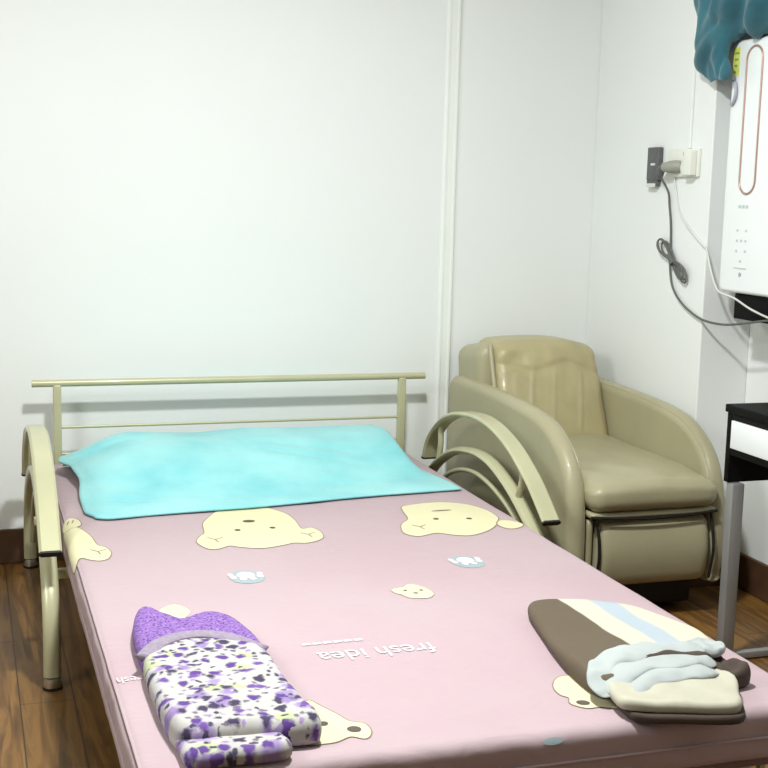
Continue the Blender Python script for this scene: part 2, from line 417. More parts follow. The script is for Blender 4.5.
# deck under the mattress
bx('bed_deck', M['base_board'], bed, 0.015, 1.185, -2.375, -0.12, 0.232, 0.249, bev=0.004)
for x in (0.03, 1.17):
    bx('side_rail', M['metal'], bed, x-0.013, x+0.013, -2.33, -0.1, 0.196, 0.231, bev=0.004)
bx('foot_rail', M['metal'], bed, 0.045, 1.155, -2.332, -2.31, 0.212, 0.231, bev=0.004)
bx('foot_rail', M['metal'], bed, 0.045, 1.155, -2.328, -2.314, 0.05, 0.065, bev=0.003)
for i in range(25):
    x = 0.065 + i*0.0445
    bx('foot_bar', M['metal'], bed, x-0.006, x+0.006, -2.327, -2.315, 0.066, 0.211)
for x in (0.16, 1.04):
    for y in (-2.30, -1.3):
        bx('support_leg', M['metal'], bed, x-0.012, x+0.012, y-0.012, y+0.012, 0.0, 0.231, bev=0.003)
for y in (-0.30, -0.86):
    bx('cross_rail', M['metal'], bed, -0.045, 1.285, y-0.012, y+0.012, 0.200, 0.225, bev=0.003)

# ------------------------------------------------------------------ mattress with its printed sheet
DECAL = {
 'bearA': [(0.367, -0.92), (0.35, -0.969), (0.34, -1.048), (0.326, -1.074), (0.308, -1.118), (0.309, -1.156), (0.324, -1.196), (0.348, -1.201), (0.379, -1.181), (0.403, -1.2), (0.452, -1.221), (0.501, -1.209), (0.539, -1.19), (0.569, -1.197), (0.6, -1.185), (0.624, -1.157), (0.63, -1.104), (0.618, -1.06), (0.592, -1.062), (0.595, -0.971), (0.586, -0.892), (0.543, -0.814), (0.483, -0.801), (0.416, -0.832)],
 'bearB': [(0.935, -0.888), (0.913, -0.942), (0.898, -1.028), (0.865, -1.074), (0.847, -1.123), (0.842, -1.172), (0.867, -1.203), (0.923, -1.181), (0.963, -1.21), (1.0, -1.222), (1.05, -1.2), (1.095, -1.158), (1.134, -1.092), (1.146, -1.058), (1.147, -0.982), (1.123, -0.917), (1.078, -0.883), (1.025, -0.872)],
 'earB': [(1.115, -1.131), (1.116, -1.168), (1.133, -1.187), (1.161, -1.178), (1.18, -1.156), (1.177, -1.129), (1.158, -1.103), (1.133, -1.102)],
 'pawL': [(-0.005, -0.889), (0.005, -0.85), (0.022, -0.827), (0.041, -0.847), (0.044, -0.9), (0.019, -0.93), (-0.001, -0.931)],
 'bearL': [(-0.01, -0.958), (0.009, -0.933), (0.035, -0.928), (0.058, -1.013), (0.066, -1.099), (0.084, -1.131), (0.091, -1.177), (0.079, -1.226), (0.059, -1.239), (0.039, -1.225), (0.016, -1.203), (-0.004, -1.262), (-0.012, -1.213)],
 'bearC': [(0.655, -1.61), (0.672, -1.599), (0.687, -1.595), (0.71, -1.578), (0.734, -1.607), (0.74, -1.649), (0.729, -1.672), (0.711, -1.682), (0.677, -1.673), (0.667, -1.649), (0.657, -1.635)],
 'bearD': [(0.3, -2.183), (0.32, -2.166), (0.333, -2.194), (0.351, -2.236), (0.363, -2.267), (0.384, -2.282), (0.385, -2.315), (0.368, -2.337), (0.348, -2.325), (0.322, -2.338), (0.299, -2.339), (0.268, -2.331), (0.264, -2.255)],
 'bearE': [(0.789, -2.176), (0.762, -2.211), (0.757, -2.248), (0.765, -2.267), (0.755, -2.294), (0.773, -2.321), (0.799, -2.321), (0.833, -2.336), (0.882, -2.309), (0.87, -2.259), (0.841, -2.202), (0.826, -2.177)],
 'bearF': [(0.14, -1.643), (0.156, -1.611), (0.177, -1.599), (0.194, -1.62), (0.2, -1.658), (0.162, -1.706)],
}
FEAT = {
 'eyes': [(0.427, -1.041), (0.52, -1.038), (0.972, -1.045), (1.062, -1.061), (0.318, -2.266), (0.684, -1.621), (0.72, -1.626)],
 'nose': [(0.474, -0.96)],
 'earY': [(0.354, -1.119), (0.593, -1.125), (0.901, -1.114), (0.062, -1.162)],
 'earblob': [(0.361, -2.299), (0.777, -2.297)],
 'paws': [(0.366, -1.441), (0.902, -1.446), (0.636, -2.464)],
 'text': [(0.621, -1.979), (0.392, -1.968)],
 'small': [(0.497, -1.896), (0.373, -1.896)],
 'text2': [(0.072, -1.989), (0.005, -2.005)],
}

def mh(x, y):
    h = 0.0016*noise.noise(Vector((x*5, y*4, 3.1))) + 0.0012*noise.noise(Vector((x*11+y*5, y*7-x*6, 7.7)))
    f = max(0.0, min(1.0, (-y-2.0)/0.3))
    h += 0.0022*f*noise.noise(Vector((x*20+y*11, y*8, 1.3)))
    return h
def mattress_mesh():
    bm = bmesh.new()
    x0, x1, y0, y1, z0, z1 = 0.0, 1.2, -2.40, -0.115, 0.25, 0.35
    def fn(p):
        k = (p.z-z0)/(z1-z0)
        q = p.copy(); q.z += (mh(p.x, p.y))*k
        # sheet creases drawn down round the rim
        a = 0.004*noise.noise(Vector((p.x*16, p.y*16, p.z*5)))*math.sin(max(0, min(1, k))*math.pi)
        q.x += a*(max(0, 1-(p.x-x0)/0.03)+max(0, 1-(x1-p.x)/0.03)); q.y += a*max(0, 1-(p.y-y0)/0.03)
        return q
    rbox(bm, (x0, y0, z0), (x1, y1, z1), 0.024, (120, 220, 12), fn)
    for f in bm.faces: f.material_index = 0
    def wrap(x, y, dz):
        # prints follow the cloth over the rounded rim
        r = 0.024; z = z1 + mh(x, y)
        if x < x0+r:
            th = min(1.5, (x0+r-x)/r); return (x0+r-(r+dz)*math.sin(th)-0.001*th, y, z-r+(r+dz)*math.cos(th))
        if y < y0+r:
            th = min(1.5, (y0+r-y)/r); return (x, y0+r-(r+dz)*math.sin(th)-0.001*th, z-r+(r+dz)*math.cos(th))
        return (x, y, z+dz)
    def fill(poly, dz, mi, cut=0.009):
        b2 = bmesh.new(); vs = [b2.verts.new((p[0], p[1], 0)) for p in poly]
        f = b2.faces.new(vs); bmesh.ops.triangulate(b2, faces=[f])
        for _ in range(6):
            es = [e for e in b2.edges if e.calc_length() > cut]
            if not es: break
            bmesh.ops.subdivide_edges(b2, edges=es, cuts=1); bmesh.ops.triangulate(b2, faces=b2.faces[:])
        m = {}
        for v in b2.verts:
            x, y = v.co.x, v.co.y
            m[v] = bm.verts.new(wrap(x, y, dz))
        for f in b2.faces:
            try: nf = bm.faces.new([m[v] for v in f.verts]); nf.material_index = mi
            except ValueError: pass
            if nf.normal.z < 0: nf.normal_flip()
        b2.free()
    def ring_outline(poly, wd, dz, mi):
        """closed line of width wd around poly"""
        N = len(poly); a = inset_poly(poly, -wd); 
        va = []; vb = []
        for p, q in zip(poly, a):
            for L, s in ((va, p), (vb, q)):
                L.append(bm.verts.new(wrap(s[0], s[1], dz)))
        for i in range(N):
            nf = bm.faces.new((va[i], va[(i+1) % N], vb[(i+1) % N], vb[i])); nf.material_index = mi
    def ell(cx, cy, rx, ry, n=14, rot=0):
        return [(cx+rx*math.cos(a)*math.cos(rot)-ry*math.sin(a)*math.sin(rot), cy+rx*math.cos(a)*math.sin(rot)+ry*math.sin(a)*math.cos(rot)) for a in [2*math.pi*i/n for i in range(n)]]
    for k, pl in DECAL.items():
        pp = [(p.x, p.y) for p in smoothpath([(x, y, 0) for x, y in pl], 5, True)]
        cl = [pp[0]]
        for p in pp[1:]:
            if (Vector(p)-Vector(cl[-1])).length > 0.0015: cl.append(p)
        if (Vector(cl[0])-Vector(cl[-1])).length < 0.0015: cl.pop()
        fill(cl, 0.0012, 1)
        if k not in ('bearF',): ring_outline(cl, 0.0022 if k != 'bearC' else 0.0012, 0.0012, 2)
    for i, (x, y) in enumerate(FEAT['eyes']):
        s = 0.55 if i >= 5 else 1.0
        fill(ell(x, y, 0.008*s, 0.0085*s), 0.0018, 3)
    for x, y in FEAT['nose']: fill(ell(x, y, 0.017, 0.013), 0.0018, 3)
    fill(ell(0.701, -1.643, 0.006, 0.006), 0.0018, 2)
    fill(ell(1.018, -0.965, 0.03, 0.006), 0.0018, 2)
    for x, y in FEAT['earblob']: fill(ell(x, y, 0.012, 0.012), 0.0018, 3)
    for x, y in FEAT['earY']:
        for dx, dy in ((0.022, 0.016), (-0.016, 0.022), (0.004, -0.026)):
            n = Vector((-dy, dx)).normalized()*0.0014
            fill([(x-n.x, y-n.y), (x+dx-n.x, y+dy-n.y), (x+dx+n.x, y+dy+n.y), (x+n.x, y+n.y)], 0.0018, 2)
    for x, y in ((0.01, -0.885), (0.022, -0.88)):
        fill([(x, y), (x+0.003, y), (x+0.009, y+0.03), (x+0.006, y+0.03)], 0.0018, 2)
    for i, (x, y) in enumerate(FEAT['paws']):
        if i < 2: fill(ell(x, y, 0.041, 0.052, 18), 0.0008, 5)
        else: fill(ell(0.672, -2.402, 0.018, 0.006, 12), 0.0012, 5)
        if i < 2:
            fill(ell(x, y+0.012, 0.021, 0.026), 0.0014, 4)
            for a in (-0.031, -0.011, 0.011, 0.031): fill(ell(x+a, y-0.024+abs(a)*0.8, 0.0082, 0.013, 10), 0.0014, 4)
            for a in (-0.034, 0.034): fill(ell(x+a, y+0.02, 0.007, 0.012, 10), 0.0014, 4)
    # white lettering, upside down seen from the foot of the bed
    def text(body, cx, cy, w_, h_, rot=math.pi, off=0.0):
        cu_ = bpy.data.curves.new('tmp', 'FONT'); cu_.body = body; cu_.size = 1; cu_.align_x = 'CENTER'; cu_.align_y = 'CENTER'; cu_.offset = off
        to = bpy.data.objects.new('tmp', cu_); C.objects.link(to)
        dg = bpy.context.evaluated_depsgraph_get(); me = bpy.data.meshes.new_from_object(to.evaluated_get(dg))
        bpy.data.objects.remove(to); bpy.data.curves.remove(cu_)
        xs = [v.co.x for v in me.vertices]; ys = [v.co.y for v in me.vertices]
        mx, my = (min(xs)+max(xs))/2, (min(ys)+max(ys))/2; sx = w_/(max(xs)-min(xs)); sy = h_/(max(ys)-min(ys))
        vs = []
        for v in me.vertices:
            a, b = (v.co.x-mx)*sx, (v.co.y-my)*sy
            x, y = cx+a*math.cos(rot)-b*math.sin(rot), cy+a*math.sin(rot)+b*math.cos(rot)
            vs.append(bm.verts.new((x, y, z1+mh(x, y)+0.0014)))
        for p in me.polygons:
            try:
                f = bm.faces.new([vs[i] for i in p.vertices]); f.material_index = 4
            except ValueError: pass
        bpy.data.meshes.remove(me)
    text('fresh idea', 0.507, -1.972, 0.232, 0.052, off=0.004)
    for k in range(6): fill([(0.377+0.021*k, -1.903), (0.377+0.021*k, -1.892), (0.377+0.021*k+0.017, -1.892), (0.377+0.021*k+0.017, -1.903)], 0.0014, 4)
    text('fresh', 0.040, -1.995, 0.052, 0.030, off=0.0)
    return bm
# the mattress lies on the bed
bm = mattress_mesh()
me_mats = [M['sheet'], M['cream'], M['line'], M['eye'], M['white'], M['blue']]
me = bpy.data.meshes.new('mattress'); bm.normal_update(); bm.to_mesh(me); bm.free()
for x in me_mats: me.materials.append(x)
me.polygons.foreach_set('use_smooth', [True]*len(me.polygons))
mattress = bpy.data.objects.new('mattress', me); C.objects.link(mattress)
mattress['label'] = 'thin mattress in a pink sheet printed with cream bear faces, on the metal bed'; mattress['category'] = 'mattress'
bm = bmesh.new()
pp = [(0.0, -0.14), (0.0, -2.38), (0.02, -2.40), (1.18, -2.40), (1.2, -2.38), (1.2, -0.14)]
tube(bm, [(x + (-0.001 if x < 0.6 else 0.001), y-0.001, 0.298) for x, y in pp], 0.0026, seg=8)
finish('piping', bm, M['sheet'], mattress)

# ------------------------------------------------------------------ cyan towel over the pillow end
def ss(a, b, x):
    t = max(0, min(1, (x-a)/(b-a))); return t*t*(3-2*t)
bm = bmesh.new(); NX, NY = 110, 70; G = []
lft = [(0.0, 0.050), (0.18, 0.030), (0.32, 0.060), (0.5, 0.072), (0.7, 0.062), (0.9, 0.062), (1.0, 0.085)]
def interp(tb, v):
    for (a, p), (b, q) in zip(tb, tb[1:]):
        if v <= b: return p+(q-p)*ss(0, 1, (v-a)/(b-a))
    return tb[-1][1]
for j in range(NY+1):
    v = j/NY; row = []
    for i in range(NX+1):
        u = i/NX
        xl = interp(lft, v); xr = 1.115+0.045*v + 0.006*math.sin(v*9)
        x = xl+(xr-xl)*u
        yb = -0.135 - 0.05*ss(0.25, 0, u); yf = -0.885 + 0.14*u + 0.006*math.sin(u*11)
        if u < 0.05: yf += 0.025*(1-u/0.05)**2
        y = yb+(yf-yb)*v
        bumpy = ss(0.0, 0.10, v)*(1-ss(0.30, 0.86, v))
        bumpx = (0.50+0.50*ss(0.0, 0.17, u))*(1-ss(0.935, 1.0, u))
        if u < 0.03 : bumpx *= 0.8+0.2*(u/0.03)
        z = 0.3545 + 0.098*bumpy*bumpx
        edge = min(v, 1-v, u, 1-u)
        f = ss(0, 0.06, edge)
        z += f*(0.008*noise.noise(Vector((x*4, y*6, 0.3))) + 0.005*noise.noise(Vector((x*9+y*6, y*16, 2.3))))
        # long shallow folds
        z -= f*0.014*math.exp(-((y+0.34+0.5*(x-0.12)**2*0-0.12*x)/0.012)**2)*ss(0.04, 0.1, x)*(1-ss(0.22, 0.38, x))
        z -= f*0.010*math.exp(-((y+0.70+0.1*x)/0.014)**2)*ss(0.05, 0.1, x)*(1-ss(0.2, 0.32, x))
        z -= f*0.010*math.exp(-((y+0.36+0.32*(x-0.6))/0.02)**2)*ss(0.5, 0.62, x)*(1-ss(0.8, 1.0, x))
        z -= f*0.008*math.exp(-((y+0.44+0.26*(x-0.6))/0.018)**2)*ss(0.55, 0.7, x)*(1-ss(0.8, 1.0, x))
        z = max(z, 0.3545)
        row.append((x, y, z))
    G.append(row)
top = [[bm.verts.new((x, y, z+0.005)) for x, y, z in r] for r in G]
bot = [[bm.verts.new((x, y, z-0.0005)) for x, y, z in r] for r in G]
for j in range(NY):
    for i in range(NX):
        bm.faces.new((top[j][i], top[j][i+1], top[j+1][i+1], top[j+1][i])); bm.faces.new((bot[j][i], bot[j+1][i], bot[j+1][i+1], bot[j][i+1]))
for j in range(NY):
    bm.faces.new((top[j][0], top[j+1][0], bot[j+1][0], bot[j][0])); bm.faces.new((top[j][NX], bot[j][NX], bot[j+1][NX], top[j+1][NX]))
for i in range(NX):
    bm.faces.new((top[0][i], bot[0][i], bot[0][i+1], top[0][i+1])); bm.faces.new((top[NY][i], top[NY][i+1], bot[NY][i+1], bot[NY][i]))
tw = finish('towel', bm, M['cyan'], None, True, 3.0)
tw['label'] = 'wide bright cyan towel spread over the headboard end of the bed'; tw['category'] = 'towel'

# ------------------------------------------------------------------ purple floral bundle
q = thing('folded_quilt', 'folded white quilt with purple flowers and purple spotted lining, lying on the pink sheet', 'quilt', (0.17, -2.1, 0.352))
qs = [(0.062, -1.98), (0.11, -1.925), (0.16, -1.895), (0.22, -1.92), (0.280, -1.99), (0.287, -2.10), (0.288, -2.20), (0.290, -2.28), (0.297, -2.330), (0.272, -2.350), (0.16, -2.335), (0.080, -2.330), (0.062, -2.27), (0.056, -2.15)]
zq = lambda x, y: 0.006*ss(-2.0, -2.3, y)
bm = bmesh.new(); blob(bm, qs, 0.3535, 0.040, 0.022, 5, 0.006, 15, zq); finish('quilt_face', bm, M['floral'], q, True, 3)
bm = bmesh.new(); blob(bm, [(0.072, -2.2), (0.23, -2.2), (0.232, -2.33), (0.232, -2.386), (0.15, -2.39), (0.080, -2.386), (0.068, -2.33)], 0.3535, 0.026, 0.015, 9, 0.004, 15); finish('lower_fold', bm, M['floral'], q, True, 3)
ln = [(0.060, -1.845), (0.080, -1.725), (0.100, -1.700), (0.125, -1.745), (0.159, -1.782), (0.20, -1.765), (0.235, -1.760), (0.268, -1.805), (0.284, -1.917), (0.282, -2.03), (0.22, -2.0), (0.16, -1.965), (0.1, -2.0), (0.062, -2.02)]
bm = bmesh.new(); blob(bm, ln, 0.3535, 0.036, 0.02, 2, 0.005, 16); finish('lining', bm, M['lilac_spot'], q, True, 3)
hem = smoothpath([(0.062, -1.985, 0.386), (0.10, -1.935, 0.393), (0.16, -1.908, 0.394), (0.22, -1.932, 0.393), (0.276, -2.000, 0.387)], 8)
bm = bmesh.new(); tube(bm, hem, 0.018, seg=12, flat=0.3, flat_axis=(0, 0, 1)); finish('hem', bm, M['hem'], q, True, 3)

# ------------------------------------------------------------------ brown and cream folded blanket
b = thing('folded_blanket', 'folded brown, cream and pale blue striped blanket near the right edge of the bed', 'blanket', (0.95, -2.1, 0.352))
bo = [(0.866, -1.875), (0.892, -1.828), (0.928, -1.818), (0.975, -1.832), (1.034, -1.855), (1.095, -1.91), (1.136, -2.03), (1.139, -2.11), (1.092, -2.22), (0.97, -2.27), (0.835, -2.30), (0.806, -2.275), (0.806, -2.19), (0.818, -2.10), (0.838, -2.0)]
bm = bmesh.new(); blob(bm, bo, 0.3535, 0.026, 0.018, 4, 0.004, 9, lambda x, y: 0.012*ss(-2.0, -2.25, y)); finish('striped_face', bm, M['stripes'], b, True, 3)
bm = bmesh.new(); blob(bm, [(0.818, -2.37), (0.85, -2.28), (1.0, -2.26), (1.066, -2.31), (1.03, -2.40), (0.990, -2.452), (0.90, -2.43), (0.835, -2.405)], 0.3535, 0.014, 0.005, 1, 0.002, 15); finish('brown_lining', bm, M['browncloth'], b, True, 3)
bm = bmesh.new(); blob(bm, [(0.806, -2.36), (0.845, -2.27), (1.0, -2.25), (1.064, -2.31), (1.028, -2.39), (0.990, -2.443), (0.90, -2.42), (0.83, -2.392)], 0.368, 0.019, 0.010, 3, 0.004, 18); finish('front_fold', bm, M['creamcloth'], b, True, 3)
def fold(name, pts, r, fl, m):
    P = smoothpath(pts, 12); n_ = len(P)-1
    r = [r[int(i*(len(r)-1)/n_)] + (r[min(int(i*(len(r)-1)/n_)+1, len(r)-1)]-r[int(i*(len(r)-1)/n_)])*(i*(len(r)-1)/n_ % 1) for i in range(n_+1)]
    r = [v*math.sqrt(max(0.02, min(1, (i+0.3)/6, (n_-i+0.3)/5))) for i, v in enumerate(r)]
    bm = bmesh.new(); tube(bm, P, r, seg=18, flat=fl, flat_axis=(0, 0, 1))
    for v in bm.verts: v.co += Vector((0, noise.noise(v.co*26)*0.010, noise.noise(v.co*31+Vector((3, 1, 7)))*0.006))
    return finish(name, bm, m, b, True, 3)
fold('fold_gap_shade', [(0.870, -2.250, 0.392), (0.94, -2.238, 0.400), (1.0, -2.244, 0.401), (1.05, -2.258, 0.398)], [0.006, 0.010, 0.012, 0.010], 0.6, M['browncloth'])  # dark brown sliver that paints shade into the gap between folds
fold('upper_fold', [(0.806, -2.335, 0.370), (0.815, -2.285, 0.384), (0.855, -2.235, 0.394), (0.93, -2.215, 0.399), (1.0, -2.220, 0.400), (1.055, -2.235, 0.398)], [0.018, 0.024, 0.030, 0.034, 0.032, 0.028], 0.28, M['bluewhite'])
fold('middle_fold', [(0.822, -2.355, 0.370), (0.838, -2.305, 0.384), (0.885, -2.268, 0.392), (0.96, -2.258, 0.396), (1.01, -2.268, 0.396), (1.047, -2.285, 0.394)], [0.016, 0.022, 0.028, 0.034, 0.034, 0.020], 0.26, M['bluewhite'])
fold('lower_fold', [(0.835, -2.370, 0.372), (0.865, -2.332, 0.383), (0.92, -2.305, 0.388), (0.99, -2.300, 0.389), (1.040, -2.310, 0.386)], [0.014, 0.022, 0.030, 0.032, 0.022], 0.30, M['bluewhite'])
bm = bmesh.new(); blob(bm, [(1.03, -2.22), (1.08, -2.205), (1.098, -2.25), (1.112, -2.300), (1.08, -2.318), (1.045, -2.31)], 0.3535, 0.036, 0.012, 6, 0.016, 34); finish('brown_corner', bm, M['browncloth'], b, True, 3)
bm = bmesh.new(); blob(bm, [(1.035, -2.185), (1.09, -2.17), (1.112, -2.215), (1.075, -2.25), (1.04, -2.235)], 0.388, 0.012, 0.005, 8, 0.010, 40); finish('loose_corner', bm, M['bluewhite'], b, True, 3)

# ------------------------------------------------------------------ armchair
ch = thing('armchair', 'beige leather reclining armchair in the corner, its back cushion yellowed and cracked', 'armchair', (1.6, -0.6, 0))
armp = [(-0.035, 0.09), (-0.035, 0.30), (-0.035, 0.52), (-0.045, 0.575), (-0.09, 0.600), (-0.23, 0.603), (-0.45, 0.599), (-0.65, 0.590), (-0.78, 0.575), (-0.86, 0.552), (-0.93, 0.511), (-0.985, 0.452), (-1.018, 0.365), (-1.027, 0.26), (-1.028, 0.17), (-1.020, 0.125), (-0.985, 0.095), (-0.6, 0.090), (-0.09, 0.095)]
armp = [(p.x, p.y) for p in smoothpath([(a, c_, 0) for a, c_ in armp], 4, True)]
for x0, x1, lb in ((1.384, 1.446, None), (1.842, 1.905, None)):
    bm = bmesh.new(); slab(bm, armp, x0, x1, 0.030, lambda u, v, d: Vector((d, u, v)), 7)
    ao = finish('arm', bm, M['leather'], ch, True, 1.2)
    xs = x1-0.012 if x0 < 1.5 else x0+0.012
    sp = [Vector((xs + (0.0), p.x, p.y)) for p in [Vector(t) for t in [(-0.09, 0.592), (-0.45, 0.591), (-0.78, 0.567), (-0.92, 0.508), (-0.975, 0.45), (-1.008, 0.365), (-1.018, 0.26), (-1.018, 0.14)]]]
    bm = bmesh.new(); tube(bm, smoothpath(sp, 6), 0.0035, seg=8); finish('arm_seam', bm, M['leather'], ao)
bx('chair_base', M['seam'], ch, 1.447, 1.841, -0.95, -0.08, 0.02, 0.16, bev=0.01)
for x in (1.41, 1.873):
    for y in (-0.12, -0.80):
        bm = bmesh.new(); tube(bm, [(x, y, 0), (x, y, 0.10)], [0.016, 0.018], seg=14); finish('glide', bm, M['cap'], ch)
# back shell
def backfn(p):
    k = (p.z-0.3)/0.45
    q = p.copy(); q.y += 0.05*(k-0.5)-0.0
    q.z += (0.16*(-0.08-p.y)-0.02)*ss(0.6, 1, k)
    q.z -= 0.03*((p.x-1.6)/0.25)**2*ss(0.5, 1, k)
    return q
bm = bmesh.new(); rbox(bm, (1.408, -0.28, 0.16), (1.848, -0.06, 0.735), 0.040, (24, 14, 26), backfn); finish('backrest', bm, M['leather'], ch, True, 3)
# padded front cushion
def cushfn(p):
    k = max(0, (p.z-0.40)/0.33); q = p.copy()
    q.y += 0.14*k
    u = (p.x-1.647)/0.2
    q.y -= 0.018*(1-u*u) if p.y < -0.38 else 0
    q.z += (-0.012*abs(u)**2.5 - (0.022*u*u if u > 0 else 0))*ss(0.4, 1, k)
    if p.y < -0.36:
        for s in (-0.38, 0.02, 0.52): q.y -= 0.0045*math.exp(-((u-s-0.28*(k-0.6))/0.028)**2)*ss(0.1, 0.25, k)*(1-ss(0.7, 0.8, k))
        q.y += 0.005*math.exp(-((k-0.78-0.04*math.sin(u*5))/0.04)**2)
        q.y += 0.010*noise.noise(Vector((p.x*16, p.z*16, 1)))*ss(0.55, 0.9, k) + 0.004*noise.noise(Vector((p.x*30, p.z*12, 5)))*ss(0.2, 0.5, k)
    return q
bm = bmesh.new(); rbox(bm, (1.450, -0.415, 0.395), (1.846, -0.25, 0.745), 0.036, (60, 10, 60), cushfn); cu_o = finish('back_cushion', bm, M['leather2'], ch, True, 3)
# narrow side pad seam
bm = bmesh.new(); tube(bm, [(1.447, -0.262, 0.725), (1.446, -0.31, 0.60), (1.446, -0.375, 0.45)], 0.008, seg=12); finish('cushion_welt', bm, M['leather'], cu_o)
# seat
def seatfn(p):
    q = p.copy(); u = (p.x-1.645)/0.205; k = (p.z-0.325)/0.10
    q.z += 0.010*(1-u*u)*ss(0.4, 1, k)*1.0
    t = ss(-0.9, -1.055, p.y)
    q.z -= 0.012*t*ss(0.5, 1, k)
    q.z += 0.003*noise.noise(Vector((p.x*14, p.y*10, 4)))*k
    return q
bm = bmesh.new(); rbox(bm, (1.440, -1.060, 0.335), (1.856, -0.30, 0.430), 0.040, (40, 50, 12), seatfn); finish('seat', bm, M['leather'], ch, True, 3)
bm = bmesh.new(); rbox(bm, (1.445, -1.042, 0.318), (1.852, -0.85, 0.337), 0.008, (30, 6, 4)); finish('seat_trim', bm, M['leather'], ch, True, 3)
bm = bmesh.new(); tube(bm, smoothpath([(1.443, -1.044, 0.326), (1.54, -1.047, 0.319), (1.64, -1.048, 0.316), (1.75, -1.047, 0.319), (1.853, -1.044, 0.326)], 5), 0.0045, seg=8); finish('seat_welt', bm, M['seam'], ch)
# footrest panel
def footfn(p):
    q = p.copy(); k = (p.z-0.10)/0.21
    if p.y < -0.98: q.y -= 0.022*math.sin(max(0, min(1, k))*math.pi)
    return q
bm = bmesh.new(); rbox(bm, (1.474, -1.025, 0.108), (1.843, -0.92, 0.312), 0.03, (30, 8, 20), footfn); fr = finish('footrest', bm, M['leather'], ch, True, 3)
bm = bmesh.new(); rbox(bm, (1.447, -1.015, 0.108), (1.468, -0.92, 0.312), 0.008, (4, 8, 12)); finish('footrest_side', bm, M['leather'], ch, True, 3)
for x in (1.471, 1.846):
    bm = bmesh.new(); tube(bm, smoothpath([(x-0.014*(1 if x < 1.6 else -0.3), -1.02, 0.314), (x, -1.032, 0.29), (x+0.003, -1.044, 0.21), (x, -1.032, 0.12)], 6), 0.0045, seg=8); finish('footrest_welt', bm, M['seam'], fr)

# ------------------------------------------------------------------ black side table
tb = thing('side_table', 'black table with a white drawer front and grey metal legs by the right wall', 'table', (1.88, -1.6, 0))
bx('table_top', M['black'], tb, 1.662, 2.085, -1.95, -1.338, 0.676, 0.697, bev=0.003)
bx('end_panel', M['black'], tb, 1.668, 2.08, -1.362, -1.342, 0.49, 0.675, bev=0.002)
bx('side_frame', M['black'], tb, 1.668, 1.69, -1.95, -1.363, 0.565, 0.675, bev=0.001)
bx('back_panel', M['black'], tb, 2.06, 2.08, -1.95, -1.363, 0.565, 0.675, bev=0.001)
bx('near_panel', M['black'], tb, 1.691, 2.059, -1.95, -1.93, 0.565, 0.675, bev=0.001)
bx('drawer', M['drawer'], tb, 1.661, 1.669, -1.915, -1.372, 0.585, 0.658, bev=0.0015)
for x in (1.672, 2.045):
    for y in (-1.382, -1.945):
        bx('leg', M['grey_metal'], tb, x, x+0.036, y, y+0.03 if y > -1.5 else y+0.036, 0.0, 0.489 if y > -1.5 else 0.564, bev=0.002)
bx('stretcher', M['grey_metal'], tb, 1.709, 2.044, -1.378, -1.356, 0.004, 0.022, bev=0.002)

# ------------------------------------------------------------------ wall heater
ht = thing('water_heater', 'white wall-mounted water heater with a rose gold slot outline, above the black table', 'water heater', (2.03, -1.05, 0.95))
def rrect(u0, u1, v0, v1, r, n=6):
    o = []
    for cx, cy, a0 in ((u1-r, v1-r, 0), (u0+r, v1-r, 90), (u0+r, v0+r, 180), (u1-r, v0+r, 270)):
        for k in range(n+1):
            a = math.radians(a0+90*k/n); o.append((cx+r*math.cos(a), cy+r*math.sin(a)))
    return o
bm = bmesh.new(); slab(bm, rrect(-1.26, -0.823, 0.953, 1.692, 0.022), 1.95, 2.085, 0.012, lambda u, v, d: Vector((d, u, v)), 5)
hbo = finish('housing', bm, M['appliance'], ht, True, 1.0)
bx('mounting_plate', M['appliance'], ht, 2.086, 2.1155, -1.2, -0.88, 1.0, 1.65, bev=0.003)
sl = rrect(-0.981, -0.903, 1.246, 1.668, 0.0385, 8)
bm = bmesh.new(); tube(bm, [(1.949, u, v) for u, v in sl+sl[:1]], 0.0035, seg=8, caps=False); finish('slot_trim', bm, M['rose'], ht, True, 3)
def mark(name, m, u0, u1, v0, v1, par=ht, x=1.9488):
    return bx(name, m, par, x, x+0.0015, u0, u1, v0, v1)
lb = mark('energy_label', M['label_y'], -0.865, -0.832, 1.592, 1.672)
for i, v in enumerate((1.652, 1.634, 1.616, 1.598)):
    mark('label_bar', M['label_g'], -0.862+0.004*i, -0.840, v, v+0.006, lb, 1.9483)
for i in range(3): mark('logo_mark', M['pale_grey'], -0.955+0.018*i, -0.943+0.018*i, 1.204, 1.213)
for j in range(4):
    for i in range(3):
        if (i+j) % 2 == 0 or j == 1: mark('button_mark', M['pale_grey'], -0.958+0.022*i, -0.949+0.022*i, 1.135-0.030*j, 1.142-0.030*j)
mark('caption_mark', M['pale_grey'], -0.966, -0.902, 1.026, 1.030)
bm = bmesh.new(); tube(bm, [(1.9495, -0.936, 1.010), (1.9475, -0.936, 1.010)], 0.006, seg=14); finish('power_button', bm, M['lilac'], ht)
bm = bmesh.new(); tube(bm, smoothpath([(1.945, -0.838, 1.575), (1.943, -0.858, 1.567), (1.942, -0.866, 1.542), (1.943, -0.858, 1.52), (1.945, -0.842, 1.505)], 5), 0.005, seg=8); finish('hook_loop', bm, M['lilac'], ht, True, 3)
bxo = bmesh.new(); box(bxo, 1.972, 2.115, -1.24, -0.882, 0.875, 0.9515, 0.004)
k = finish('control_box', bxo, M['black_plastic'], None); k['label'] = 'black box on the wall directly under the white water heater'; k['category'] = 'box'

